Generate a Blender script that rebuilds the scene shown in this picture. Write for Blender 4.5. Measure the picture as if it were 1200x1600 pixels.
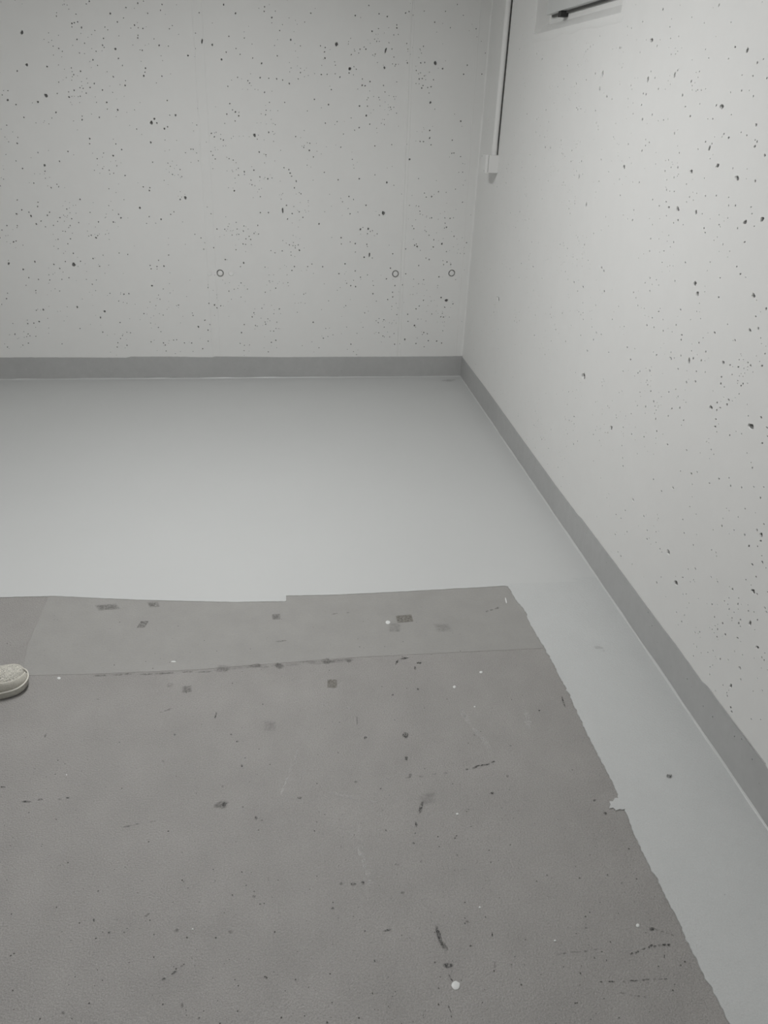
import bpy, bmesh, math, random
from mathutils import Vector, Matrix, noise
from mathutils.geometry import delaunay_2d_cdt
random.seed(7)
for o in list(bpy.data.objects): bpy.data.objects.remove(o)
scene = bpy.context.scene
C = scene.collection

# ------------------------------------------------------------------ camera
YAW, PITCH, ROLL, FPX = 0.14741, 0.49336, 0.04002, 1180.66      # calibrated on the room's edges
W, D, SK, EYE = 1.1668, 4.6788, 0.1373, 1.55                     # right wall X, back wall Y, skirting height, eye height
_f = Vector((math.sin(YAW)*math.cos(PITCH), math.cos(YAW)*math.cos(PITCH), -math.sin(PITCH)))
_r0 = Vector((math.cos(YAW), -math.sin(YAW), 0)); _u0 = _r0.cross(_f)
_r = math.cos(ROLL)*_r0 + math.sin(ROLL)*_u0; _u = -math.sin(ROLL)*_r0 + math.cos(ROLL)*_u0
cam_d = bpy.data.cameras.new('camera'); cam = bpy.data.objects.new('camera', cam_d); C.objects.link(cam)
cam.matrix_world = Matrix(((_r.x, _u.x, -_f.x, 0), (_r.y, _u.y, -_f.y, 0), (_r.z, _u.z, -_f.z, EYE), (0, 0, 0, 1)))
cam_d.sensor_fit = 'VERTICAL'; cam_d.sensor_height = 32.0; cam_d.lens = FPX/1600*32.0
cam_d.clip_start = 0.02
scene.camera = cam

# ------------------------------------------------------------------ world, light, exposure
world = bpy.data.worlds.new('world'); scene.world = world; world.use_nodes = True
world.node_tree.nodes['Background'].inputs[0].default_value = (0, 0, 0, 1)
LAMPS = [(-0.38, 2.40, math.pi/2, 88.0), (-0.38, -0.7, math.pi/2, 26.0)]      # x, y, rotation, emission strength of each ceiling batten; the second is added fill
vs = scene.view_settings
vs.view_transform = 'Standard'; vs.look = 'None'; vs.gamma = 1; vs.use_curve_mapping = False
vs.exposure = 0.0
XL, YF, ZC = -2.75, -2.4, 2.55                                    # left wall, front wall, ceiling

# ------------------------------------------------------------------ helpers
def hit(px, py, ax, val):
    d = _f + _r*((px-600)/FPX) - _u*((py-800)/FPX)
    o = Vector((0, 0, EYE)); t = (val-o[ax])/d[ax]
    return o + d*t
def flr(px, py): p = hit(px, py, 2, 0.0); return (p.x, p.y)
def bk(px, py): p = hit(px, py, 1, D); return (p.x, p.z)
def rt(px, py): p = hit(px, py, 0, W); return (p.y, p.z)

def mat(name, col, rough=.6, spec=.5, bump=(), var=None, speck=None, metal=0., coat=0.):
    """principled; bump: list of (scale, strength, distance); var: (scale, amount); speck: (scale, threshold, colour)"""
    m = bpy.data.materials.new(name); m.use_nodes = True
    n = m.node_tree.nodes; l = m.node_tree.links; b = n['Principled BSDF']
    b.inputs['Roughness'].default_value = rough; b.inputs['Specular IOR Level'].default_value = spec
    b.inputs['Metallic'].default_value = metal; b.inputs['Coat Weight'].default_value = coat
    b.inputs['Base Color'].default_value = (*col, 1)
    tc = n.new('ShaderNodeTexCoord'); csock = None
    if var:
        for i, (sc, am) in enumerate(var):
            nz = n.new('ShaderNodeTexNoise'); nz.inputs['Scale'].default_value = sc; nz.inputs['Detail'].default_value = 5
            nz.inputs['Roughness'].default_value = .6
            l.new(tc.outputs['Object'], nz.inputs['Vector'])
            mr = n.new('ShaderNodeMapRange'); mr.inputs['From Min'].default_value = .3; mr.inputs['From Max'].default_value = .7
            mr.inputs['To Min'].default_value = 1-am; mr.inputs['To Max'].default_value = 1+am
            l.new(nz.outputs['Fac'], mr.inputs['Value'])
            mx = n.new('ShaderNodeVectorMath'); mx.operation = 'SCALE'
            if csock: l.new(csock, mx.inputs[0])
            else: mx.inputs[0].default_value = col
            l.new(mr.outputs[0], mx.inputs['Scale']); csock = mx.outputs[0]
    if speck:
        sc, th, sc_col = speck
        vo = n.new('ShaderNodeTexVoronoi'); vo.inputs['Scale'].default_value = sc
        l.new(tc.outputs['Object'], vo.inputs['Vector'])
        lt = n.new('ShaderNodeMath'); lt.operation = 'LESS_THAN'; lt.inputs[1].default_value = th
        l.new(vo.outputs['Distance'], lt.inputs[0])
        mx = n.new('ShaderNodeMix'); mx.data_type = 'RGBA'
        l.new(lt.outputs[0], mx.inputs['Factor'])
        if csock: l.new(csock, mx.inputs['A'])
        else: mx.inputs['A'].default_value = (*col, 1)
        mx.inputs['B'].default_value = (*sc_col, 1); csock = mx.outputs['Result']
    if csock: l.new(csock, b.inputs['Base Color'])
    prev = None
    for (sc, st, di) in bump:
        nz = n.new('ShaderNodeTexNoise'); nz.inputs['Scale'].default_value = sc; nz.inputs['Detail'].default_value = 3
        l.new(tc.outputs['Object'], nz.inputs['Vector'])
        bp = n.new('ShaderNodeBump'); bp.inputs['Strength'].default_value = st; bp.inputs['Distance'].default_value = di
        l.new(nz.outputs['Fac'], bp.inputs['Height'])
        if prev: l.new(prev, bp.inputs['Normal'])
        prev = bp.outputs[0]
    if prev: l.new(prev, b.inputs['Normal'])
    return m

def soft_mat(name, col, rough=.6, breakup=None, dens=1.):
    """a thin film on the floor whose cover fades with the mesh attribute 'cover' and breaks up with noise"""
    m = bpy.data.materials.new(name); m.use_nodes = True
    n = m.node_tree.nodes; l = m.node_tree.links; b = n['Principled BSDF']
    b.inputs['Base Color'].default_value = (*col, 1); b.inputs['Roughness'].default_value = rough
    at = n.new('ShaderNodeAttribute'); at.attribute_name = 'cover'
    s = at.outputs['Fac']
    if breakup:
        tc = n.new('ShaderNodeTexCoord'); nz = n.new('ShaderNodeTexNoise')
        nz.inputs['Scale'].default_value = breakup[0]; nz.inputs['Detail'].default_value = 4
        l.new(tc.outputs['Object'], nz.inputs['Vector'])
        mr = n.new('ShaderNodeMapRange'); mr.inputs['From Min'].default_value = breakup[1]; mr.inputs['From Max'].default_value = breakup[2]
        l.new(nz.outputs['Fac'], mr.inputs['Value'])
        mm = n.new('ShaderNodeMath'); mm.operation = 'MULTIPLY'
        l.new(s, mm.inputs[0]); l.new(mr.outputs[0], mm.inputs[1]); s = mm.outputs[0]
    mm = n.new('ShaderNodeMath'); mm.operation = 'MULTIPLY'; mm.inputs[1].default_value = dens
    l.new(s, mm.inputs[0]); l.new(mm.outputs[0], b.inputs['Alpha'])
    return m

def link(name, me, mats, parent=None):
    o = bpy.data.objects.new(name, me); C.objects.link(o)
    for m in (mats if isinstance(mats, (list, tuple)) else [mats]): me.materials.append(m)
    if parent: o.parent = parent
    return o
def bmobj(name, bm, m, parent=None, smooth=False, bevel=0.):
    if bevel: bmesh.ops.bevel(bm, geom=[e for e in bm.edges if len(e.link_faces) == 2 and e.calc_face_angle(0) > .5], offset=bevel, segments=2, profile=.5, affect='EDGES')
    bmesh.ops.recalc_face_normals(bm, faces=bm.faces)
    me = bpy.data.meshes.new(name); bm.to_mesh(me); bm.free()
    if smooth:
        for p in me.polygons: p.use_smooth = True
    return link(name, me, m, parent)
def struct(o): o['kind'] = 'structure'; return o
def tag(o, label, cat, group=None):
    o['label'] = label; o['category'] = cat
    if group: o['group'] = group
    return o
def empty(name, loc=(0, 0, 0), rz=0.):
    o = bpy.data.objects.new(name, None); C.objects.link(o); o.location = loc; o.rotation_euler.z = rz
    o.empty_display_size = .05
    return o
def box(bm, x0, x1, y0, y1, z0, z1):
    v = [bm.verts.new((x, y, z)) for x in (x0, x1) for y in (y0, y1) for z in (z0, z1)]
    for f in ((0, 1, 3, 2), (4, 6, 7, 5), (0, 4, 5, 1), (2, 3, 7, 6), (0, 2, 6, 4), (1, 5, 7, 3)): bm.faces.new([v[i] for i in f])
def tube(bm, pts, r, seg=12, cap=True):
    rings = []
    for i, p in enumerate(pts):
        p = Vector(p); a = Vector(pts[max(i-1, 0)]); b = Vector(pts[min(i+1, len(pts)-1)])
        t = (b-a).normalized(); up = Vector((0, 0, 1)) if abs(t.z) < .9 else Vector((0, 1, 0))
        s = t.cross(up).normalized(); q = s.cross(t)
        rr = r[i] if isinstance(r, (list, tuple)) else r
        rings.append([bm.verts.new(p + rr*(math.cos(k*2*math.pi/seg)*s + math.sin(k*2*math.pi/seg)*q)) for k in range(seg)])
    for a, b in zip(rings, rings[1:]):
        for k in range(seg): bm.faces.new((a[k], a[(k+1) % seg], b[(k+1) % seg], b[k]))
    if cap: bm.faces.new(rings[0]); bm.faces.new(rings[-1])

def slab(outline, to3, depth, pores=(), holes=(), back=.2):
    """A cast wall face: 2-D outline triangulated around the mouths of its air pores; every pore is a bowl sunk
    into the wall. to3(u, v, d) places a point d metres behind the face. Faces of material 1 are the bare bottoms."""
    vs_, fs = [Vector(p) for p in outline], [list(range(len(outline)))]
    for h in holes:
        i = len(vs_); vs_ += [Vector(p) for p in h]; fs.append(list(range(i, len(vs_))))
    rims = []
    for (u, v, ru, rv, ang, dep) in pores:
        n = 6 if max(ru, rv) < .003 else 9; i = len(vs_); loop = []
        for k in range(n):
            a = 2*math.pi*k/n; j = random.uniform(.72, 1.22)
            x, y = ru*j*math.cos(a), rv*j*math.sin(a)
            vs_.append(Vector((u + x*math.cos(ang)-y*math.sin(ang), v + x*math.sin(ang)+y*math.cos(ang)))); loop.append(i+k)
        fs.append(loop); rims.append((loop, u, v, dep))
    V, E, F, ov, oe, of = delaunay_2d_cdt(vs_, [], fs, 1, 1e-6)
    bm = bmesh.new()
    bv = [bm.verts.new(to3(p.x, p.y, 0)) for p in V]
    remap = {}
    for i, src in enumerate(ov):
        for s in src: remap[s] = i
    for t, src in zip(F, of):
        if 0 in src and len(src) == 1: bm.faces.new([bv[i] for i in t])
    for (loop, u, v, dep) in rims:
        rim = [bv[remap[i]] for i in loop]; n = len(rim)
        mid = []
        for i in loop:
            p = vs_[i]; q = Vector((u, v)) + (p-Vector((u, v)))*random.uniform(.72, .95)
            mid.append(bm.verts.new(to3(q.x, q.y, dep*random.uniform(.35, .6))))
        c = bm.verts.new(to3(u, v, dep))
        for k in range(n):
            try:
                bm.faces.new((rim[k], rim[(k+1) % n], mid[(k+1) % n], mid[k])).material_index = 0
                f = bm.faces.new((mid[k], mid[(k+1) % n], c)); f.material_index = 1
            except ValueError: pass
    if back:
        f_ = [bm.verts.new(to3(p[0], p[1], 0)) for p in outline]; b_ = [bm.verts.new(to3(p[0], p[1], back)) for p in outline]
        n = len(outline)
        for k in range(n): bm.faces.new((f_[k], f_[(k+1) % n], b_[(k+1) % n], b_[k]))
        if not holes: bm.faces.new(b_)
    return bm

def flatpoly(outline, z0, z1):
    V, E, F, ov, oe, of = delaunay_2d_cdt([Vector(p) for p in outline], [], [list(range(len(outline)))], 1, 1e-7)
    bm = bmesh.new(); v = [bm.verts.new((p.x, p.y, z1)) for p in V]
    for t in F: bm.faces.new([v[i] for i in t])
    n = len(outline); inv = {}
    for i, s in enumerate(ov):
        for q in s: inv[q] = i
    b = [bm.verts.new((p[0], p[1], z0)) for p in outline]
    for k in range(n):
        k2 = (k+1) % n
        try: bm.faces.new((v[inv[k]], v[inv[k2]], b[k2], b[k]))
        except ValueError: pass
    return bm

def ragged(pts, step=.012, amp=.0016):
    """subdivide a polyline (floor metres) and roughen it like a rolled paint edge"""
    out = []
    for a, b in zip(pts, pts[1:]):
        a, b = Vector(a), Vector(b); L = (b-a).length; n = max(1, int(L/step)); nn = Vector((-(b-a).y, (b-a).x))/max(L, 1e-6)
        for k in range(n):
            p = a.lerp(b, k/n)
            w = noise.noise((p.x*60, p.y*60, 3))*amp + noise.noise((p.x*220, p.y*220, 9))*amp*.6
            out.append(tuple(p + nn*w) if k else tuple(a))
    out.append(tuple(pts[-1])); return out

# ------------------------------------------------------------------ materials
M_wall = mat('white wall paint', (.765, .765, .75), .62, .35, bump=[(9, .06, .01), (90, .10, .0012)], var=[(1.4, .012), (14, .008)])
M_bare = mat('bare concrete in pores', (.18, .18, .175), .9, .2)
M_groove = mat('thin paint and groove shade', (.34, .34, .33), .8, .2)  # thin paint, darkened further to stand in for crevice shade
M_ceil = mat('white ceiling paint', (.80, .80, .79), .8, .3, bump=[(60, .1, .002)])
M_skirt = mat('grey skirting paint', (.435, .437, .433), .45, .45, bump=[(14, .25, .010), (120, .2, .001)], var=[(3, .04), (25, .03)])
M_old = mat('worn grey floor paint', (.303, .292, .280), .31, .5, bump=[(240, .75, .0032), (640, .6, .0016)], var=[(2.2, .05), (9, .05), (260, .14), (560, .16)])  # finest tone noise stands in for lamp glints on the worn paint
M_old2 = mat('older smooth floor coat', (.302, .296, .283), .48, .45, bump=[(170, .35, .002)], var=[(3, .03), (12, .03), (160, .03)])
M_fresh = mat('fresh light grey coating', (.535, .543, .538), .36, .5, bump=[(5, .04, .01)], var=[(1.5, .012)])
M_strip = mat('fresh textured coating', (.52, .53, .526), .42, .5, bump=[(190, .7, .002), (5, .05, .01)], var=[(2, .02), (10, .015), (330, .05)])
M_drop = mat('white paint drop', (.68, .69, .68), .35)
M_smudge = soft_mat('grime film', (.10, .097, .09), .6, (140, .28, .66), .52)
M_faint = soft_mat('faint grime film', (.12, .117, .11), .6, (90, .3, .7), .27)
M_brown = soft_mat('brown glue residue', (.14, .125, .095), .6, (160, .22, .65), .58)
M_dark = soft_mat('black scuff', (.035, .035, .033), .55, (260, .36, .60), .85)
M_pale = soft_mat('pale scratch', (.62, .615, .60), .5, (120, .35, .65), .40)
M_plas = mat('painted plastic', (.765, .765, .75), .45, .45)
M_rub = mat('black rubber', (.025, .025, .025), .6)
M_alu = mat('grey painted sheet metal', (.60, .61, .60), .45, .5, bump=[(30, .03, .002)])
M_gap = mat('grey gap shade', (.16, .16, .155), .8)  # shadow under the window panel, put into a strip's colour
M_slot = mat('dark gap strip', (.06, .06, .055), .8)
M_knit = mat('cream speckled knit', (.62, .60, .54), .95, .15, bump=[(330, 1., .006), (120, .7, .006)], var=[(300, .5), (60, .12)])
M_rand = mat('cream suede band', (.58, .56, .50), .9, .15, bump=[(420, .5, .002)], var=[(260, .14)])
M_sole = mat('off white rubber sole', (.50, .49, .44), .75, .3, bump=[(200, .4, .0015)], var=[(120, .12), (30, .05)])
M_lace = mat('off white lace', (.66, .64, .58), .9, .15)
M_in = mat('dark shoe lining', (.10, .10, .095), .95, .1)

# ------------------------------------------------------------------ pores seen in the photograph (pixels of the crops they were read from)
def crop(ox, oy, s, txt):
    out = []
    for w in txt.split():
        q = w.split(','); k = q[2] if len(q) > 2 else 'S'
        out.append((ox+float(q[0])/s, oy+float(q[1])/s, k))
    return out
BACK = crop(0, 0, 3, "102,152,L 125,303,L 418,5,M 752,48 933,60 1048,22,M 1104,62,M 947,195,T 995,210,M 881,260,M 1073,170 1145,178 1038,278,M 915,228 540,230,M 555,274 345,350 588,378 673,355,M 422,410 215,447,L 268,438 323,455,M 177,478,M 35,470,M 75,490,M 452,480 500,480,M 262,527,M 112,550 40,665 80,672,M 420,650,M 318,710,M 530,730,M 208,775,M 105,790,M 710,575,L 723,557,M 735,577,M 770,603,M 785,595 707,667,M 823,540,M 928,508 1077,486 1103,525,M 1063,535 905,700 808,818 1145,805 512,798 158,858 1193,635,L 640,605 360,185 485,180 645,178 550,103 505,140 630,118 692,62 590,35 673,5 37,425 10,445 80,333 275,385 480,422 1068,405 1060,245 1125,255 275,875 510,885 700,893,M 1098,895,M 715,760 278,757")
BACK += crop(400, 0, 3, "40,32 38,53 465,73,M 228,103 378,208,L 440,322,L 437,342 498,400,M 485,497,M 526,458 517,542,M 608,236,T 660,117 660,131 655,302 602,318,M 712,230 710,295 840,296,L 875,322,M 785,217 838,104 718,54 972,72 911,130 805,410 777,413 818,480,M 960,568,M 785,664 720,747,M 762,837 935,887 920,657 928,718 614,855,M 484,838,M 558,820 160,812 167,826 557,684 636,678 533,582 410,628 325,577 446,553 462,610 100,262 26,297,M 60,367 97,370 198,370 208,340 353,420 15,713 2,641,M 385,843 320,808 302,215 208,215 257,62")
BACK += crop(0, 300, 3, "375,35,M 178,48 868,28,L 655,75,M 755,128,M 800,105 232,95 77,103,M 145,113,M 135,95 422,96 270,138 75,230 450,215,M 1017,173 942,215 955,268 163,327,M 108,363,M 40,336,M 345,342,L 377,325 343,288 558,286 318,243 135,402 290,410 323,402 233,413 180,410 768,348,M 708,360 790,296 712,440,M 515,475 976,448 1142,332,M 1127,350 8,527 203,552,M 183,608,M 170,555 362,540,M 490,560,M 471,589,M 675,570 130,617 125,678 140,675 930,632,M 1190,567 975,648 975,700 828,693 708,703 775,718 742,635 290,712 950,735 1160,455 375,640 563,612")
BACK += crop(400, 300, 3, "20,22 20,97 125,85,T 58,97 148,127 8,157 12,197 295,150 457,35 516,62 441,103 597,100,L 490,175,M 526,173,M 568,196 740,172 744,250,M 756,256,M 752,244 823,121 790,5 465,242 400,244 203,273,M 184,262 70,275 123,276 532,294,T 507,306,M 702,267 641,290 872,243,M 797,310 812,316 417,337 180,350 168,368 262,338 242,350 630,357 465,370 490,400 858,398,M 702,384 425,428 688,436,M 92,451 43,470 893,508,L 868,495,M 785,508 765,535 750,548 564,512 617,505 641,492 660,575 711,573 743,626,M 45,620 83,652 573,613 847,700,M 870,708 698,692,M 750,710 788,726 650,714 808,697 93,695 445,714 595,675 763,345 880,340")
RIGHT = crop(800, 60, 3, "505,45,M 655,8,L 1046,40,M 1103,55,T 1015,95 922,92 425,165,T 390,165 411,237,T 444,272,M 468,285 637,192,T 762,172,T 760,208,T 607,312 611,380,M 983,320,L 975,326,M 812,320 835,365,M 710,383 917,377 941,377 1028,358 1078,172 872,183 141,97,M 243,190 301,212,M 159,335 302,325 313,318 322,330 308,334 391,338 113,440 155,510,M 180,512,M 84,546 110,600 418,568,M 475,463 525,603,L 517,627,M 314,648,T 348,780,T 407,670 452,625 507,735 276,577 644,488 733,570 745,605 925,515,T 928,540,T 963,597,L 840,625,L 1055,655,L 1048,685,T 872,520 907,485 1015,466,M 1100,455 1137,507,M 1185,548,M 1145,405,M 1015,745 722,767 735,793,M 777,800,L 788,812,M 778,853,M 818,767 863,815,T 875,828,T 760,718 900,890,M 1092,862,L 1173,848,L 1120,790 970,873 1135,880 690,785 757,865 230,478 70,355")
RIGHT += crop(800, 360, 3, "92,55 225,65 420,175,M 430,190,M 290,243,M 332,265,M 307,285 432,285,M 857,250,L 868,297,L 880,320,L 1132,305,L 1115,468,L 905,10,M 1090,55,M 1020,98 812,150 703,150 790,372 687,380 657,410 632,445,M 665,455 795,490,M 395,480,M 418,488 374,453 352,565,M 540,548 575,555 555,605,M 335,685,X 743,600,L 760,598 830,612,T 778,650 645,657,M 520,660 515,755,M 600,760 735,757 990,620,L 1118,633,M 1060,640,M 908,568 950,480,M 1045,515 1010,440 975,222 1095,220 1070,205,M 1053,170 928,148 1142,403 933,830,L 975,832,M 955,885,M 952,920,M 1120,920,X 1015,795,M 1047,785 1107,870 1167,876,M 1020,960 1050,943 1172,998,M 1195,925,M 1197,965 465,925,L 618,968,M 560,955 728,1003,M 818,1030,M 587,1047 515,1010 183,935 108,1020 170,1022 290,873 558,860 675,843 840,1140,M 868,1133 970,1165,M 1017,1160 520,1105 105,493,M 140,225 98,170 43,155 33,222 33,385")
RIGHT += crop(800, 700, 3, "755,188,M 925,165 1133,182,M 1076,185 1180,183 1164,234,M 833,275 567,243,L 617,320,M 632,428,M 453,215 700,202 685,330 800,335 862,310 1017,294 988,330 1092,284 1090,408,M 1180,357,M 1148,385,M 1167,407,L 1165,436,M 1040,385 1170,505 1173,535,M 1125,545,M 955,490 935,478 958,507 733,490,L 563,545 510,507 483,405 510,330 530,293 800,607,M 770,633,L 678,630 835,627 933,605 963,628 1130,672,L 1148,685 1197,675 937,733,M 995,717 1185,750,M 1193,770,M 1115,820,T 925,842 770,770 778,830 857,865 1057,890,M 1150,935,L 1068,1032,L 1072,1018,M 1197,1040 1013,993 1043,953 1080,970 942,950 850,975 1025,1115,T 1150,1080 1173,1137 1030,1237,M 1120,1270 1165,1273 953,1138 785,940 810,965")
RIGHT += [(778, 467, 'X'), (812, 331, 'S'), (766, 420, 'S')]
SKIRT_R = crop(800, 700, 3, "445,537 477,540 640,770 660,833 825,1083,M 900,1210 945,1260 1047,1352,M 1080,1365,M 1130,1460 300,320 155,133")
PXR = {'S': 1.15, 'M': 1.7, 'L': 3.0, 'T': 2.4, 'X': 4.8}

def place_pores(seen, to_uv, px_per_m, n_random, rnd_uv, ok, rsmall, foreshort):
    out = []; cells = {}
    def free(u, v, r):
        cu, cv = int(u/.04), int(v/.04)
        for i in range(cu-1, cu+2):
            for j in range(cv-1, cv+2):
                for (a, b, c) in cells.get((i, j), ()):
                    if (a-u)**2+(b-v)**2 < ((r+c)*1.23)**2: return False
        return True
    def add(u, v, ru, rv, ang, dep):
        r = max(ru, rv)
        if not ok(u, v, r*1.4) or not free(u, v, r): return
        out.append((u, v, ru, rv, ang, dep)); cells.setdefault((int(u/.04), int(v/.04)), []).append((u, v, r))
    for (px, py, k) in seen:
        u, v = to_uv(px, py); r = PXR[k]/px_per_m(u, v)*random.uniform(.9, 1.15)
        if k == 'T': add(u, v, r*.7*foreshort, r*1.9, random.uniform(-.5, .1), r*1.2)
        else: add(u, v, r*foreshort*random.uniform(.8, 1.1), r*random.uniform(.8, 1.3), random.uniform(-.5, .5), r*random.uniform(1.0, 1.6))
    i = 0
    while i < n_random:
        cu, cv = rnd_uv(); m = random.choice((1, 1, 2, 4, 9)); i += m
        for _ in range(m):
            u, v = cu+random.gauss(0, .035), cv+random.gauss(0, .045)
            r = rsmall*random.choice((.5, .6, .6, .75, .9, 1.15))
            add(u, v, r*random.uniform(.8, 1.2), r*random.uniform(.9, 1.4), random.uniform(-1, 1), r*random.uniform(.5, 1.3))
    return out

# ------------------------------------------------------------------ the room shell
# back wall
tie = [bk(344, 427), bk(618, 428), bk(706, 427)]
tie_r = .0215
def ok_back(u, v, r):
    return XL+.05 < u-r and u+r < W-.004 and v-r > SK+.004 and v+r < ZC-.01 and all((u-a)**2+(v-b)**2 > (tie_r*1.3+r)**2 for a, b in tie)
ppb = lambda u, v: FPX/(Vector((u, D, v))-Vector((0, 0, EYE))).dot(_f)
pb = place_pores(BACK, bk, lambda u, v: ppb(u, v)*1.1, 2000, lambda: (random.uniform(-2.2, W), random.uniform(SK, 2.3)), ok_back, .0036, 1.)
circ = lambda c, r, n: [(c[0]+r*math.cos(2*math.pi*k/n), c[1]+r*math.sin(2*math.pi*k/n)) for k in range(n)]
holes_b = [circ(c, tie_r, 20) for c in tie]
bm = slab([(XL, -.05), (W, -.05), (W, ZC), (XL, ZC)], lambda u, v, d: (u, D+d, v), .0, pb, holes_b, .25)
wall_back = struct(bmobj('wall_back', bm, [M_wall, M_bare]))
for c in tie:                                                       # sunk plugs of the formwork ties
    bm = bmesh.new(); n = 20
    prof = [(1.0, 0.0), (.97, .013), (.72, .014), (.68, .004), (.4, .003), (0, .003)]
    rings = [[bm.verts.new((c[0]+tie_r*a*math.cos(2*math.pi*k/n), D+d, c[1]+tie_r*a*math.sin(2*math.pi*k/n))) for k in range(n)] for a, d in prof[:-1]]
    cc = bm.verts.new((c[0], D+prof[-1][1], c[1]))
    for a, b in zip(rings, rings[1:]):
        for k in range(n): bm.faces.new((a[k], a[(k+1) % n], b[(k+1) % n], b[k])).material_index = 1 if a is rings[1] else 0
    for k in range(n): bm.faces.new((rings[-1][k], rings[-1][(k+1) % n], cc))
    bmobj('tie_hole', bm, [M_wall, M_groove], wall_back)
for px in (327, 361):                                               # two older filled tie spots beside the left one
    c = bk(px, 427); bm = bmesh.new()
    bmesh.ops.create_cone(bm, cap_ends=True, segments=18, radius1=.017, radius2=.013, depth=.003, matrix=Matrix.Translation((c[0], D-.0005, c[1])) @ Matrix.Rotation(math.pi/2, 4, 'X'))
    bmobj('filled_tie_hole', bm, M_wall, wall_back)
def seam_b(pa, pb_, w, h):                                          # raised joint left by the formwork boards
    a, b = bk(*pa), bk(*pb_); x0, x1 = b[0], a[0]; bm = bmesh.new(); prev = None; N = 60
    for k in range(N+1):
        z = SK+.002 + (ZC-.02-SK)*k/N; x = x0 + (x1-x0)*k/N + noise.noise((z*6, x0*9, 1))*.003
        hh = h*(.4+.6*abs(noise.noise((z*9, x0*3, 5))))
        r = [bm.verts.new(p) for p in ((x-w, D, z), (x-w*.3, D-hh, z), (x+w*.3, D-hh*.8, z), (x+w, D, z))]
        if prev:
            for q in range(3): bm.faces.new((prev[q], prev[q+1], r[q+1], r[q]))
        prev = r
    bmobj('formwork_seam', bm, M_wall, wall_back)
xs1 = bk(633, 300)[0]
for dx, h in ((-.006, .0016), (.012, .0011)):
    p, q = bk(645, 0), bk(622, 555)
    seam_b((645+dx*250, 0), (622+dx*250, 555), .003, h*2)
seam_b((302, 8), (333, 555), .003, .0016); seam_b((318, 8), (345, 555), .003, .0014)
seam_b((749, 10), (712, 555), .004, .0015)
bm = bmesh.new(); prev = None
for k in range(91):                                                 # bead of filler down the corner
    z = SK+.003 + (ZC-SK-.01)*k/90; w = .006+.005*noise.noise((z*8, 3, 3)); d = .006+.004*noise.noise((z*11, 8, 3))
    r = [bm.verts.new(p) for p in ((W-w*1.6, D+.0005, z), (W-w*.6, D-d*.35, z), (W-w*.2, D-d, z), (W+.0005, D-d*1.9, z))]
    if prev:
        for q in range(3): bm.faces.new((prev[q], prev[q+1], r[q+1], r[q]))
    prev = r
bmobj('corner_filler', bm, M_wall, wall_back)

# right wall with the window recess
ZS = 1.852; YW0, YW1 = 2.905, 3.870; DEP = .062; ZW = 2.40
def ok_right(u, v, r):
    return YF+.05 < u-r and u+r < D-.004 and v-r > SK+.004 and v+r < ZC-.01 and not (YW0-.04-r < u < YW1+.05+r and v > ZS-.05-r)
ppr = lambda u, v: FPX/max(.5, (Vector((W, u, v))-Vector((0, 0, EYE))).dot(_f))
def rnd_r():
    y = 1.2 + 3.4*random.random()**1.25
    return y, random.uniform(SK, 2.1)
pr = place_pores(RIGHT, rt, ppr, 2200, rnd_r, ok_right, .0030, 1.7)
win = [(YW0, ZS), (YW1, ZS), (YW1, ZW), (YW0, ZW)]
bm = slab([(YF, -.05), (D, -.05), (D, ZC), (YF, ZC)], lambda u, v, d: (W+d, u, v), .0, pr, [win], .3)
wall_right = struct(bmobj('wall_right', bm, [M_wall, M_bare]))
# reveal: far and near jambs, sloping sill, soffit, back plane
SL = .045
bm = bmesh.new()
def q3(*p): bm.faces.new([bm.verts.new(x) for x in p])
xb = W+DEP
q3((W, YW1, ZS), (xb, YW1, ZS+SL), (xb, YW1, ZW), (W, YW1, ZW))
q3((W, YW0, ZS), (W, YW0, ZW), (xb, YW0, ZW), (xb, YW0, ZS+SL))
q3((W, YW0, ZS), (xb, YW0, ZS+SL), (xb, YW1, ZS+SL), (W, YW1, ZS))
q3((W, YW0, ZW), (W, YW1, ZW), (xb, YW1, ZW), (xb, YW0, ZW))
q3((xb, YW0, ZS+SL), (xb, YW0, ZW), (xb, YW1, ZW), (xb, YW1, ZS+SL))
bmobj('window_reveal', bm, M_wall, wall_right)
# smeared filler around the recess
bm = bmesh.new()
ring_o, ring_i = [], []
for (a, b, n) in (((YW1, ZW), (YW1, ZS), 14), ((YW1, ZS), (YW0, ZS), 26), ((YW0, ZS), (YW0, ZW), 14)):
    for k in range(n):
        t = k/n; y = a[0]+(b[0]-a[0])*t; z = a[1]+(b[1]-a[1])*t
        wob = .026+.008*noise.noise((y*9, z*9, 2))
        oy = wob if abs(y-YW1) < 1e-6 else (-wob if abs(y-YW0) < 1e-6 else 0); oz = -wob*1.1 if abs(z-ZS) < 1e-6 else 0
        ring_i.append((W, y, z)); ring_o.append((W-.0002, y+oy, z+oz))
vi = [bm.verts.new(p) for p in ring_i]; vm = [bm.verts.new((W-.0032, p[1]+(q[1]-p[1])*.6, p[2]+(q[2]-p[2])*.6)) for p, q in zip(ring_i, ring_o)]; vo = [bm.verts.new(p) for p in ring_o]
for k in range(len(vi)-1):
    bm.faces.new((vi[k], vi[k+1], vm[k+1], vm[k])); bm.faces.new((vm[k], vm[k+1], vo[k+1], vo[k]))
bmobj('filler_border', bm, M_wall, wall_right, smooth=True)
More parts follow.
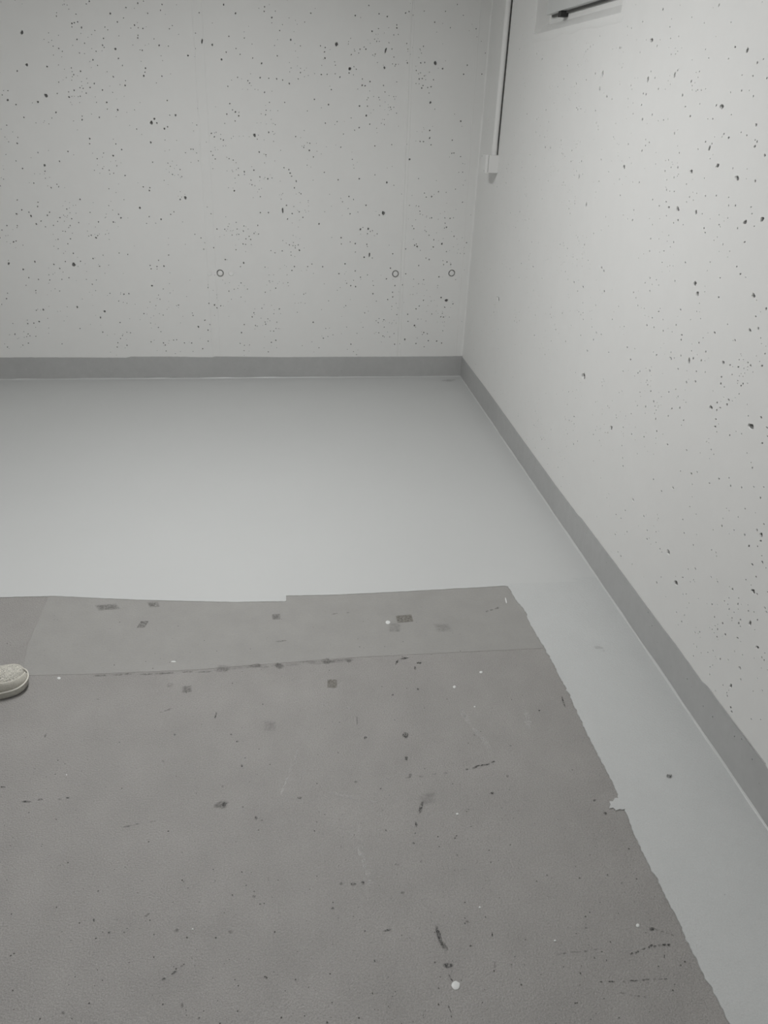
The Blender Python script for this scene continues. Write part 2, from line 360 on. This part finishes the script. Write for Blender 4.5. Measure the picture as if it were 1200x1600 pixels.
# the shutter board in the recess
win_e = struct(empty('window_1', (xb, (YW0+YW1)/2, ZS+SL)))
def wpart(name, x0, x1, y0, y1, z0, z1, m, bev=.0):
    bm = bmesh.new(); o = win_e.location; box(bm, x0-o.x, x1-o.x, y0-o.y, y1-o.y, z0-o.z, z1-o.z)
    return bmobj(name, bm, m, win_e, bevel=bev)
zp = ZS+SL
wpart('frame_rail', xb-.012, xb-.001, YW0+.004, YW1-.045, zp-.012, zp+.05, M_wall, .002)
wpart('frame_rail', xb-.012, xb-.001, YW0+.004, YW1-.045, ZW-.06, ZW-.004, M_wall, .002)
wpart('panel', xb-.046, xb-.020, YW0+.012, YW1-.092, zp+.022, ZW-.05, M_alu, .002)
wpart('gap_shade', xb-.022, xb-.013, YW0+.016, YW1-.096, zp+.014, zp+.050, M_gap)
for y in (YW0+.014, YW1-.285):
    wpart('clip', xb-.044, xb-.0125, y, y+.035, zp+.001, zp+.0215, M_rub, .002)

# skirtings (a coat of grey paint with a slightly wandering top edge)
def tops(pts, fn):
    return [fn(*p) for p in pts]
pts = tops([(0, 558.4), (120, 558.4), (197, 558.8), (205, 557.2), (260, 557.2), (331, 558.3), (337, 556.9), (395, 557.6), (440, 558.2), (520, 557.6), (620, 557.2), (690, 556.7), (721, 556.3)], bk)
pts = [(XL, pts[0][1])] + pts[:-1] + [(W-.0005, pts[-1][1])]
top = [(p[0], p[1]+noise.noise((p[0]*40, 1, 1))*.0008) for p in ragged(pts, .02, .0012)]
sk_p = []
for _ in range(60):
    u = random.uniform(-2.1, W-.03); v = random.uniform(.03, SK-.02); r = random.uniform(.0012, .003)
    if all((u-a[0])**2+(v-a[1])**2 > .0004 for a in sk_p): sk_p.append((u, v, r, r*1.2, 0, r))
bm = slab(list(reversed(top)) + [(XL, 0), (W-.0005, 0)], lambda u, v, d: (u, D-.0025+d, v), 0, sk_p, (), .0024)
struct(bmobj('baseboard_back', bm, [M_skirt, M_skirt]))
pts = tops([(722, 557), (765.3, 614.7), (818.7, 689.3), (870, 760), (903, 804), (909, 810), (960, 877.5), (1013.3, 950), (1060, 1012), (1097, 1064), (1106, 1072), (1150, 1131), (1196.7, 1193)], rt)
pts = [(D-.0028, pts[0][1])] + pts[1:] + [(1.4, SK), (YF, SK)]
top = ragged(pts, .02, .0012)
sk_p = []
for px, py, k in SKIRT_R:
    u, v = rt(px, py)
    if .02 < v < SK-.012: sk_p.append((u, v, .0022, .0026, 0, .003))
for _ in range(50):
    u = random.uniform(1.2, D-.05); v = random.uniform(.03, SK-.02); r = random.uniform(.0008, .0016)
    if all((u-a[0])**2+(v-a[1])**2 > .0004 for a in sk_p): sk_p.append((u, v, r, r*1.2, 0, r))
bm = slab(top + [(YF, 0), (D-.0028, 0)], lambda u, v, d: (W-.0025+d, u, v), 0, sk_p, (), .0024)
struct(bmobj('baseboard_right', bm, [M_skirt, M_bare]))

# the unseen sides of the room
def plain(name, x0, x1, y0, y1, z0, z1, m):
    bm = bmesh.new(); box(bm, x0, x1, y0, y1, z0, z1); return struct(bmobj(name, bm, m))
plain('wall_left', XL-.2, XL, YF-.2, D+.2, -.05, ZC, M_wall)
plain('wall_front', XL-.2, W+.2, YF-.2, YF, -.05, ZC, M_wall)
plain('ceiling', XL-.2, W+.3, YF-.2, D+.25, ZC, ZC+.2, M_ceil)
plain('baseboard_left', XL, XL+.0025, YF, D-.003, 0, SK, M_skirt)

# floor: worn paint, an older smooth coat, and the fresh coating rolled along the two walls
floor = plain('floor', XL-.2, W+.3, YF-.2, D+.25, -.15, 0, M_old)
lap = [flr(*p) for p in ((76, 931), (58, 975), (42, 1010), (36, 1056), (150, 1053), (300, 1047), (440, 1036), (560, 1027), (700, 1020), (852, 1013))]
lap = ragged(lap, .02, .002) + [(.95, lap[-1][1]+.02), (.95, 2.9), (lap[0][0], 2.9)]
old2 = bmobj('older_coat', flatpoly(lap, 0, .0007), M_old2, floor)
edge_px = [(0, 934), (85, 932), (150, 935), (220, 938), (300, 940), (370, 941.5), (412, 940.5), (445, 940.5), (447, 939.5), (447, 931.5), (520, 930), (620, 925.5), (700, 921), (788, 916), (794, 917)]
edge1 = ragged([(XL, flr(0, 934)[1]-.06)] + [flr(*p) for p in edge_px], .012, .0014)
lapfar = [flr(797, 921), flr(850, 911), flr(905, 908), flr(960, 905)]
yl = lapfar[-1][1]
back_area = edge1 + [(W-.003, edge1[-1][1]-.01), (W-.003, D-.003), (XL, D-.003)]
bmobj('fresh_coating', flatpoly(back_area, 0, .0022), M_fresh, floor)
edge2_px = [(794, 917), (797, 922), (806, 938), (813, 947), (822, 957), (828, 975), (838, 993), (850, 1012), (866, 1040), (871, 1052), (888, 1083), (897, 1104), (910, 1131), (925, 1163), (943, 1196), (958, 1226), (964, 1240), (966, 1248), (960, 1248), (957, 1253), (952, 1253), (954, 1258), (952, 1264), (958, 1263), (962, 1267), (968, 1265), (976, 1265), (990, 1304), (1010, 1345), (1031, 1383), (1060, 1440), (1076, 1475), (1100, 1525), (1121, 1562), (1140, 1600)]
edge2 = ragged([flr(*p) for p in edge2_px], .005, .0042)
e_end = edge2[-1]
strip = edge2 + [(e_end[0]+.01, YF), (W-.003, YF), (W-.003, yl+.02)] + [p for p in reversed(ragged([flr(797, 912), flr(850, 911), flr(905, 909), (W-.1, yl+.015)], .02, .002))]
bmobj('fresh_coating_strip', flatpoly(strip, 0, .0026), M_strip, floor)
# the coating's little upturn against the skirtings
def cove(path, nx, ny, name):
    bm = bmesh.new(); prev = None
    for (x, y) in path:
        w = .0035+.0015*noise.noise((x*7, y*7, 4)); h = .0055+.0035*noise.noise((x*11, y*11, 8))
        r = [bm.verts.new(p) for p in ((x+nx*w*1.6, y+ny*w*1.6, .0022), (x+nx*w*.5, y+ny*w*.5, .0022+h*.28), (x+nx*.0012, y+ny*.0012, .0022+h), (x, y, .0022+h), (x, y, 0))]
        if prev:
            for k in range(4): bm.faces.new((prev[k], prev[k+1], r[k+1], r[k]))
        prev = r
    bmobj(name, bm, M_fresh, floor, smooth=True)
cove([(XL+.04*k, D-.0024) for k in range(int((W-XL)/.04))] + [(W-.004, D-.0024)], 0, -1, 'coating_upturn')
cove([(W-.0024, D-.004-.03*k) for k in range(int((D-.2)/.03))], -1, 0, 'coating_upturn')

# marks on the floor
def film(name, m, poly, z, parent=floor, inner=.62, group=None):
    """soft-edged thin film: poly in floor metres"""
    n = len(poly); cx = sum(p[0] for p in poly)/n; cy = sum(p[1] for p in poly)/n
    vs2 = [(p[0], p[1], z) for p in poly] + [(cx+(p[0]-cx)*inner, cy+(p[1]-cy)*inner, z+.0001) for p in poly] + [(cx, cy, z+.0001)]
    fs = [(k, (k+1) % n, n+(k+1) % n, n+k) for k in range(n)] + [(n+k, n+(k+1) % n, 2*n) for k in range(n)]
    me = bpy.data.meshes.new(name); me.from_pydata(vs2, [], fs)
    at = me.attributes.new('cover', 'FLOAT', 'POINT')
    for i in range(len(vs2)): at.data[i].value = 0. if i < n else 1.
    return link(name, me, m, parent)
def blob_px(px, py, rx, ry, ang=0., n=12, jit=.25):
    out = []
    for k in range(n):
        a = 2*math.pi*k/n; j = random.uniform(1-jit, 1+jit)
        x, y = rx*j*math.cos(a), ry*j*math.sin(a)
        out.append(flr(px+x*math.cos(ang)-y*math.sin(ang), py+x*math.sin(ang)+y*math.cos(ang)))
    return out
def quad_px(px, py, rx, ry, ang=0., skew=0.):
    out = []
    for (a, b) in ((-1, -1), (0, -1.02), (1, -1), (1.03, 0), (1, 1), (0, 1.03), (-1, 1), (-1.02, 0)):
        x, y = a*rx+b*skew, b*ry
        out.append(flr(px+x*math.cos(ang)-y*math.sin(ang), py+x*math.sin(ang)+y*math.cos(ang)))
    return out
ZM = .0010
for (px, py, rx, ry, sk, m, inn) in ((223, 976, 6.5, 5.5, -3.5, M_smudge, .85), (632, 967, 13, 6, 1, M_brown, .85), (519, 1068.5, 8, 7, 0, M_brown, .8), (431.5, 964, 7, 4.5, 0, M_smudge, .7),
                                (292, 1077, 8, 5.5, 0, M_smudge, .7), (168, 949, 18, 5, 3, M_smudge, .6), (240, 945, 9, 4.5, 2, M_smudge, .6), (617, 981, 9, 7, 0, M_faint, .8), (692, 981, 13, 7, 4, M_faint, .6),
                                (422, 1135, 10, 8, 0, M_faint, .7), (348, 1045, 9, 6, 0, M_faint, .7), (668, 1248, 13, 9, 0, M_faint, .7), (266, 1071, 5, 4, 0, M_faint, .7)):
    film('residue_patch', m, quad_px(px, py, rx, ry, random.uniform(-.1, .1), sk), ZM, inner=inn)
for (px, py, rx, ry, a, m) in ((633, 1149, 6, 5, 0, M_dark), (635, 1185, 3, 4, 0, M_dark), (641, 1212, 2.6, 4, 0, M_smudge), (653, 1077, 2.4, 2, 0, M_dark), (613.5, 1086, 2, 1.6, 0, M_dark), (437, 1040, 8, 5, 0, M_smudge),
                               (400, 1040, 10, 3, -.1, M_smudge), (545, 1033, 5, 4, 0, M_smudge), (510, 1033, 8, 5, 0, M_smudge), (658, 1262, 3.2, 10, .25, M_dark), (345, 1258, 14, 6, -.1, M_smudge), (350, 1257, 5, 3, -.2, M_dark), (768, 1240, 5, 2, 0, M_dark),
                               (945.5, 1271, 3.2, 2.4, .4, M_dark), (929, 1251, 3, 2, -.2, M_dark), (1018, 1452, 4.4, 3, .1, M_dark), (686, 1462, 4.5, 20, -.28, M_dark), (695, 1480, 4, 8, -.5, M_smudge), (700.5, 1509, 8, 5, 0, M_dark),
                               (63, 1250, 5, 1.8, 0, M_dark), (42, 1253, 9, 1.6, 0, M_dark), (93, 1249, 3.2, 1.5, 0, M_dark), (106, 1247, 4, 1.4, 0, M_dark), (5, 1230, 5, 1.5, 0, M_dark), (71, 1150, 1.6, 4.5, .4, M_dark), (337, 1118, 1.7, 6, .3, M_dark),
                               (273, 1148, 2, 1.8, 0, M_dark), (361, 1148, 2.2, 1.8, 0, M_dark), (371, 1159, 3, 1.8, 0, M_dark), (378, 1197, 2.4, 2.4, .5, M_dark), (348, 1229, 2, 1.8, 0, M_dark), (255, 1190, 2, 1.8, 0, M_dark), (363, 1068, 1.6, 1.4, 0, M_dark), (153, 1093, 2.2, 1.5, 0, M_smudge),
                               (88, 1280, 1.6, 2.6, 0, M_dark), (400, 1278, 2.4, 2.4, 0, M_dark), (880, 1096, 1.6, 9, -.3, M_dark), (842.5, 1110.5, 1.8, 1.6, 0, M_dark), (798, 1166, 2, 1.6, 0, M_dark), (567, 1380.5, 3.2, 4, 0, M_dark), (552, 1382, 5, 2.4, 0, M_dark), (533, 1381, 3, 3, 0, M_dark),
                               (629, 1395, 4, 2.2, -.4, M_smudge), (646, 1318, 2.2, 2, 0, M_dark), (658, 1346, 2, 3, 0, M_dark), (650, 1288, 2.2, 5, -.3, M_dark), (620, 1351, 4, 2, 0, M_smudge), (711, 1309, 1.3, 3, .5, M_dark), (407, 1413, 2.4, 2, 0, M_dark), (397, 1401, 3, 2.4, 0, M_dark), (520, 1420, 3, 2, 0, M_dark),
                               (585, 1501, 1.4, 3.2, -.3, M_dark), (605, 1454, 9, 2, -.2, M_dark), (730, 1440, 3, 2.4, 0, M_smudge), (147, 1438, 2.4, 2.6, 0, M_dark), (171, 1458, 2.4, 2.2, 0, M_dark), (276, 1454, 5, 3, -.3, M_smudge), (256, 1530, 4, 2.6, -.5, M_dark), (272, 1520, 7, 2, -.6, M_dark), (284, 1510, 3, 1.8, -.6, M_dark),
                               (194, 1457, 2, 1.6, 0, M_dark), (360, 1457, 5, 3, 0, M_smudge), (230, 1430, 6, 2, -.5, M_smudge), (285, 1572, 3, 6, 0, M_smudge), (99, 1583, 3, 3, 0, M_smudge), (655, 1036, 5, 1.6, -.1, M_dark), (648.5, 1044, 1.8, 3.4, 0, M_dark), (620, 1035, 1.8, 5, .5, M_dark), (632, 1029, 8, 1.6, -.15, M_dark),
                               (916, 1450, 2.4, 1.4, 0, M_dark), (1063, 1509, 2.2, 1.8, 0, M_dark), (1038, 1495, 1.1, 3.6, 0, M_dark), (972, 1380, 2.6, 1.4, 0, M_smudge), (735, 1478, 2.2, 2.0, 0, M_dark), (769, 1461, 1.1, 5, -.1, M_dark), (773, 1508, 1.2, 6, 0, M_smudge), (558, 1126, 1., 8, 0, M_dark), (571, 1153, 3, 2.4, -.6, M_dark), (793, 1213, 3, 2, 0, M_smudge), (556, 1222, 3, 2, 0, M_smudge), (468, 1247, 4, 2.2, .2, M_dark)):
    film('scuff_mark', m, blob_px(px, py, rx, ry, a), ZM)
def dashes(p0, p1, n, rx, ry, m):
    a = math.atan2(p1[1]-p0[1], p1[0]-p0[0])
    for k in range(n):
        t = (k+random.uniform(.1, .9))/n
        film('scuff_mark', m, blob_px(p0[0]+(p1[0]-p0[0])*t, p0[1]+(p1[1]-p0[1])*t+random.uniform(-1, 1), rx*random.uniform(.5, 1.3), ry, a, 8), ZM)
dashes((727, 1203), (772, 1191), 6, 4, 1.4, M_dark); dashes((626, 1216), (700, 1208), 4, 7, 1.5, M_smudge)
dashes((982, 1492), (1020, 1478), 8, 3, 1.8, M_dark); dashes((1015, 1478), (1048, 1477), 6, 3.4, 2.2, M_dark); dashes((938, 1535), (1045, 1530), 11, 4.5, 1.5, M_dark); dashes((868, 1492), (935, 1484), 6, 5, 1.6, M_smudge)
dashes((1012, 1448), (1058, 1463), 5, 5, 1.1, M_smudge); dashes((970, 1551), (1015, 1560), 5, 5, 1.3, M_smudge); dashes((700, 1522), (708, 1534), 2, 6, 1.2, M_dark); dashes((700, 1570), (705, 1583), 2, 5, 1.1, M_dark)
dashes((250, 1113), (270, 1108), 3, 5, 1.3, M_smudge); dashes((195, 1292), (240, 1283), 3, 10, 1.3, M_smudge); dashes((150, 1056), (330, 1049), 8, 12, 1.5, M_smudge); dashes((330, 1047), (560, 1030), 12, 14, 3, M_faint)
dashes((520, 960), (560, 955), 2, 5, 1, M_smudge); dashes((430, 1003), (445, 1002), 2, 6, 1.3, M_smudge); dashes((760, 955), (778, 950), 3, 4, 1.6, M_smudge)
for (p0, p1, n, w) in (((563, 1330), (580, 1385), 4, 5), ((600, 1218), (635, 1208), 3, 1.6), ((470, 1160), (440, 1240), 5, 2.5), ((440, 1085), (560, 1110), 5, 2.4), ((715, 1105), (760, 1165), 4, 5), ((822, 1115), (826, 1140), 2, 7), ((520, 1240), (590, 1255), 3, 3), ((560, 1290), (570, 1350), 3, 3)):
    dashes(p0, p1, n, 13, w, M_pale)
def disc(name, poly, h, m, z0=.0004):
    bm = bmesh.new(); n = len(poly); cx = sum(p[0] for p in poly)/n; cy = sum(p[1] for p in poly)/n
    rings = [[bm.verts.new((cx+(p[0]-cx)*s, cy+(p[1]-cy)*s, z0+h*t)) for p in poly] for s, t in ((1, 0), (.86, .75), (.5, .97))]
    c = bm.verts.new((cx, cy, z0+h))
    for a, b in zip(rings, rings[1:]):
        for k in range(n): bm.faces.new((a[k], a[(k+1) % n], b[(k+1) % n], b[k]))
    for k in range(n): bm.faces.new((rings[-1][k], rings[-1][(k+1) % n], c))
    return bmobj(name, bm, m, floor, smooth=True)
for (px, py, rx, ry) in ((606, 972.5, 3.8, 2.8), (712, 1540, 6.8, 7.2), (996.3, 1446.3, 3, 3), (751.5, 1050.5, 2.5, 1.8), (710, 1073.5, 2.4, 2), (741.5, 1104.5, 1.4, 1.2), (714.5, 1272, 2, 1.8), (92, 1060, 3, 2), (271, 1034, 4, 1), (749.5, 1418, 1.8, 1.6), (104, 1211, 1.2, 1), (301, 1452, 1.6, 1.2), (867, 1470, 2, 1.4)):
    disc('paint_drop', blob_px(px, py, rx, ry, 0, 12, .08), .0012, M_drop, .0006)
disc('paint_drop', blob_px(790.5, 938.5, 1.1, 5, -.2, 10, .1), .0008, M_drop, .0006)
# flakes and dents in the fresh strip
disc('coating_flake', blob_px(1045, 1214.5, 5, 2.6, 0, 10, .25), .0025, M_strip, .0024)
film('scuff_mark', M_dark, blob_px(1045, 1214.2, 4.6, 2.6, -.1, 10), .0056, inner=.8)
film('scuff_mark', M_faint, blob_px(935, 1013, 8, 3, .2), .0030)
disc('coating_flake', blob_px(941, 1017, 4, 1.8, .3, 10, .25), .002, M_strip, .0024)
film('scuff_mark', M_smudge, blob_px(1132, 1399, 1.3, 1.2), .0030); film('scuff_mark', M_faint, blob_px(700, 595, 14, 2), .0026)
# fine grit trodden into the old paint
vs3, fs3 = [], []
for _ in range(750):
    px, py = random.uniform(0, 1130), random.uniform(1020, 1600)
    if random.random() < .12: py = random.uniform(945, 1020)
    lim = 797 + (py-917)*.5 if py > 917 else 0
    if px > lim-14: continue
    x, y = flr(px, py); r = random.choice((.0006, .0008, .001, .0012, .0018)); i = len(vs3)
    for k in range(5):
        a = 2*math.pi*k/5; vs3.append((x+r*random.uniform(.6, 1.4)*math.cos(a), y+r*random.uniform(.6, 1.4)*math.sin(a), .0009))
    vs3.append((x, y, .0009+r*.5)); fs3 += [(i+k, i+(k+1) % 5, i+5) for k in range(5)]
me = bpy.data.meshes.new('grit'); me.from_pydata(vs3, [], fs3)
grit = link('grit', me, mat('dark grit', (.10, .096, .09), .8), floor); grit['kind'] = 'stuff'

# ------------------------------------------------------------------ conduit and junction box on the right wall
yc = rt(788, 120)[0]; yc = 4.30
cd = empty('cable_conduit', (W, yc, 1.34))
tag(cd, 'white painted cable conduit running down the right wall near the corner', 'conduit')
bm = bmesh.new(); rc = .0150; N = 14; prev = None
for k in range(0, 41):
    z = -.012 + (ZC-1.34)*k/40+.012*(k == 0)
    ring = [bm.verts.new((-.0165+rc*math.cos(2*math.pi*q/N), rc*math.sin(2*math.pi*q/N), z)) for q in range(N)]
    if prev:
        for q in range(N): bm.faces.new((prev[q], prev[(q+1) % N], ring[(q+1) % N], ring[q]))
    prev = ring
bmobj('tube', bm, M_plas, cd, smooth=True)
bm = bmesh.new(); box(bm, -.0034, -.0005, -rc-.0006, -rc+.006, 0, ZC-1.34); bmobj('wall_gap', bm, M_slot, cd)  # dark strip along the tube where it meets the wall
bm = bmesh.new(); tube(bm, [(-.0165, 0, .0), (-.0165, 0, .045)], .0165, 16); bmobj('socket', bm, M_plas, cd, smooth=False)
for z in (.72, 1.1):
    bm = bmesh.new(); tube(bm, [(-.0165, 0, z), (-.0165, 0, z+.016)], .0155, 16); box(bm, -.004, -.0002, -.03, .03, z, z+.016); bmobj('saddle_clip', bm, M_plas, cd)
jb = empty('junction_box', (W, 4.30, 1.298))
tag(jb, 'small white square junction box at the lower end of the conduit', 'junction box')
bm = bmesh.new(); box(bm, -.054, -.0002, -.045, .045, -.042, .042); bmobj('body', bm, M_plas, jb, bevel=.004)
bm = bmesh.new(); box(bm, -.072, -.0565, -.047, .047, -.044, .044); bmobj('lid', bm, M_plas, jb, bevel=.003)
bm = bmesh.new(); box(bm, -.0563, -.0542, -.043, .043, -.040, .040); bmobj('lid_gap', bm, M_slot, jb)  # dark strip filling the joint between lid and body
for s in (-1, 1):
    bm = bmesh.new(); bmesh.ops.create_cone(bm, cap_ends=True, segments=12, radius1=.004, radius2=.0034, depth=.002, matrix=Matrix.Translation((-.073, s*.036, s*.033)) @ Matrix.Rotation(math.pi/2, 4, 'Y'))
    bmobj('screw', bm, M_alu, jb)

# ------------------------------------------------------------------ ceiling battens (the room's lamp and an unseen one added as fill)
M_lampbody = mat('white lamp housing', (.8, .8, .8), .4)
for i, (x, y, rz, st) in enumerate(LAMPS):
    L = empty('ceiling_lamp', (x, y, ZC-.0005), rz)
    tag(L, ('white linear ceiling batten lamp above the fresh floor coating', 'unseen white batten lamp added as fill over the front half of the worn floor')[i], 'lamp', 'ceiling batten lamps')
    bm = bmesh.new(); box(bm, -.62, .62, -.075, .075, -.080, 0); bmobj('housing', bm, M_lampbody, L, bevel=.004)
    for s in (-1, 1):
        bm = bmesh.new(); box(bm, *(sorted((s*.62, s*.645))), -.08, .08, -.085, 0); bmobj('end_cap', bm, M_lampbody, L, bevel=.003)
    m = bpy.data.materials.new('lamp diffuser'); m.use_nodes = True; b = m.node_tree.nodes['Principled BSDF']
    b.inputs['Base Color'].default_value = (.8, .8, .8, 1); b.inputs['Emission Color'].default_value = (1., 1.002, 1.0, 1); b.inputs['Emission Strength'].default_value = st
    bm = bmesh.new(); prof = [(-.06, -.0805), (-.06, -.0815), (-.04, -.083), (0, -.0835), (.04, -.083), (.06, -.0815), (.06, -.0805)]
    rr = [[bm.verts.new((xx, a, z)) for a, z in prof] for xx in (-.618, .618)]
    for k in range(len(prof)): bm.faces.new((rr[0][k], rr[0][(k+1) % 7], rr[1][(k+1) % 7], rr[1][k]))
    bm.faces.new(rr[0]); bm.faces.new(rr[1]); bmobj('diffuser', bm, m, L)

# ------------------------------------------------------------------ sneaker (its toe reaches into the picture)
SH = empty('sneaker', (-.770, 1.856, .0), math.radians(20))          # origin under the toe tip, +x points forward
tag(SH, 'cream speckled fabric sneaker with pale rubber sole at the left edge', 'shoe')
LEN = .285
def halfw(t):                                                       # t 0 toe .. 1 heel: half widths (outer, inner)
    e = max(0, 1-((.19-min(t, .19))/.19)**2.6)**.5; w = .049*e if t < .19 else .049
    if t > .19: w = .049 - .016*math.sin(min(1, (t-.19)/.42)*math.pi/2)**2
    if t > .80: w = (.033)*math.sqrt(max(0, 1-((t-.80)/.205)**2))
    return w
def outline(scale=0., n=30):
    ts = [0.5-0.5*math.cos(math.pi*k/n) for k in range(n+1)]
    a = [(-LEN*t+ (scale*(1 if t < .5 else -1) * abs(1-2*t)**3), halfw(t)+scale*min(1, halfw(t)*60)) for t in ts]
    return a
def ring_at(scale, z, zf=None):
    a = outline(scale); r = [(x, y) for x, y in a] + [(x, -y) for x, y in reversed(a[1:-1])]
    return [(x, y, z + (zf(x) if zf else 0)) for x, y in r]
spring = lambda x: .010*max(0, 1+x/.06)**2 if x > -.06 else 0
def loft(rings, m, name, parent, cap0=True, cap1=True, smooth=True):
    bm = bmesh.new(); R_ = [[bm.verts.new(p) for p in r] for r in rings]; n = len(R_[0])
    for a, b in zip(R_, R_[1:]):
        for k in range(n): bm.faces.new((a[k], a[(k+1) % n], b[(k+1) % n], b[k]))
    if cap0: bm.faces.new(R_[0])
    if cap1: bm.faces.new(R_[-1])
    return bmobj(name, bm, m, parent, smooth=smooth)
sole = loft([ring_at(-.006, .0, spring), ring_at(-.001, .003, spring), ring_at(.001, .012, spring), ring_at(.0005, .026, lambda x: spring(x)*.7), ring_at(-.001, .0285, lambda x: spring(x)*.7)], M_sole, 'sole', SH)
loft([ring_at(.0002, .0222, lambda x: spring(x)*.7), ring_at(.0028, .0232, lambda x: spring(x)*.7), ring_at(.0028, .0258, lambda x: spring(x)*.7), ring_at(.0002, .0268, lambda x: spring(x)*.7)], M_lace, 'welt_stitching', sole, False, False)
# upper: cross-section rings along the length
def crest(t):
    pts = [(0, .048), (.04, .058), (.10, .064), (.2, .069), (.32, .080), (.45, .100), (.55, .108), (.7, .098), (.85, .100), (1, .112)]
    for a, b in zip(pts, pts[1:]):
        if a[0] <= t <= b[0]:
            s = (t-a[0])/(b[0]-a[0]); s = s*s*(3-2*s); return a[1]+(b[1]-a[1])*s
def upper(lo, hi, off, t0=.0, t1=1., nm=26, na=20):
    rows = []
    for i in range(nm+1):
        t = t0+(t1-t0)*(.5-.5*math.cos(math.pi*i/nm)); t = min(max(t, .0015), .9985)
        w = max(.0004, halfw(t)-.003+off); H = crest(t)+off; row = []
        for k in range(na+1):
            a = lo+(hi-lo)*k/na
            c, s = math.cos(a), math.sin(a)
            y = w*(abs(c)**.75)*(1 if c > 0 else -1); z = .027+spring(-LEN*t)*.7 + (H-.027)*(abs(s)**.85)
            tx = .006*(1-t)*0
            row.append((-LEN*t - (.010*s if t < .1 else .010*s*max(0, 1-(t-.1)/.15)) + (.02*s*max(0, (t-.85)/.15) if t > .85 else 0)*.4, y*(1-.12*s if t > .35 else 1), z))
        rows.append(row)
    return rows
def patch(rows, m, name, parent, hole=None):
    bm = bmesh.new(); R_ = [[bm.verts.new(p) for p in r] for r in rows]
    for i in range(len(R_)-1):
        for k in range(len(R_[0])-1):
            if hole and hole(i/(len(R_)-1), k/(len(R_[0])-1)): continue
            bm.faces.new((R_[i][k], R_[i+1][k], R_[i+1][k+1], R_[i][k+1]))
    o = bmobj(name, bm, m, parent, smooth=True)
    sm = o.modifiers.new('thickness', 'SOLIDIFY'); sm.thickness = .003; sm.offset = -1
    return o
up = patch(upper(0, math.pi, 0), M_knit, 'upper', SH, lambda i, k: i > .60 and i < .93 and .32 < k < .68)
band = patch(upper(0, .62, .0022, .0, .40, 22, 6) , M_rand, 'toe_band', SH)
patch(upper(math.pi-.62, math.pi, .0022, .0, .40, 22, 6), M_rand, 'toe_band', SH)
patch(upper(0, .9, .002, .78, 1., 14, 6), M_rand, 'heel_counter', SH); patch(upper(math.pi-.9, math.pi, .002, .78, 1., 14, 6), M_rand, 'heel_counter', SH)
patch([[(x, y, z+.002) for x, y, z in r[6:15]] for r in upper(0, math.pi, .001, .34, .62)], M_rand, 'tongue', SH)
loft([ring_at(-.010, .0290, lambda x: spring(x)*.7), ring_at(-.011, .0310, lambda x: spring(x)*.7)], M_in, 'insole', SH)
for i, t in enumerate((.36, .41, .46, .51, .56)):
    bm = bmesh.new(); r = upper(.95, math.pi-.95, .006, t-.004, t+.004, 2, 12)[1]
    tube(bm, r, .0026, 8); bmobj('lace', bm, M_lace, SH, smooth=True)
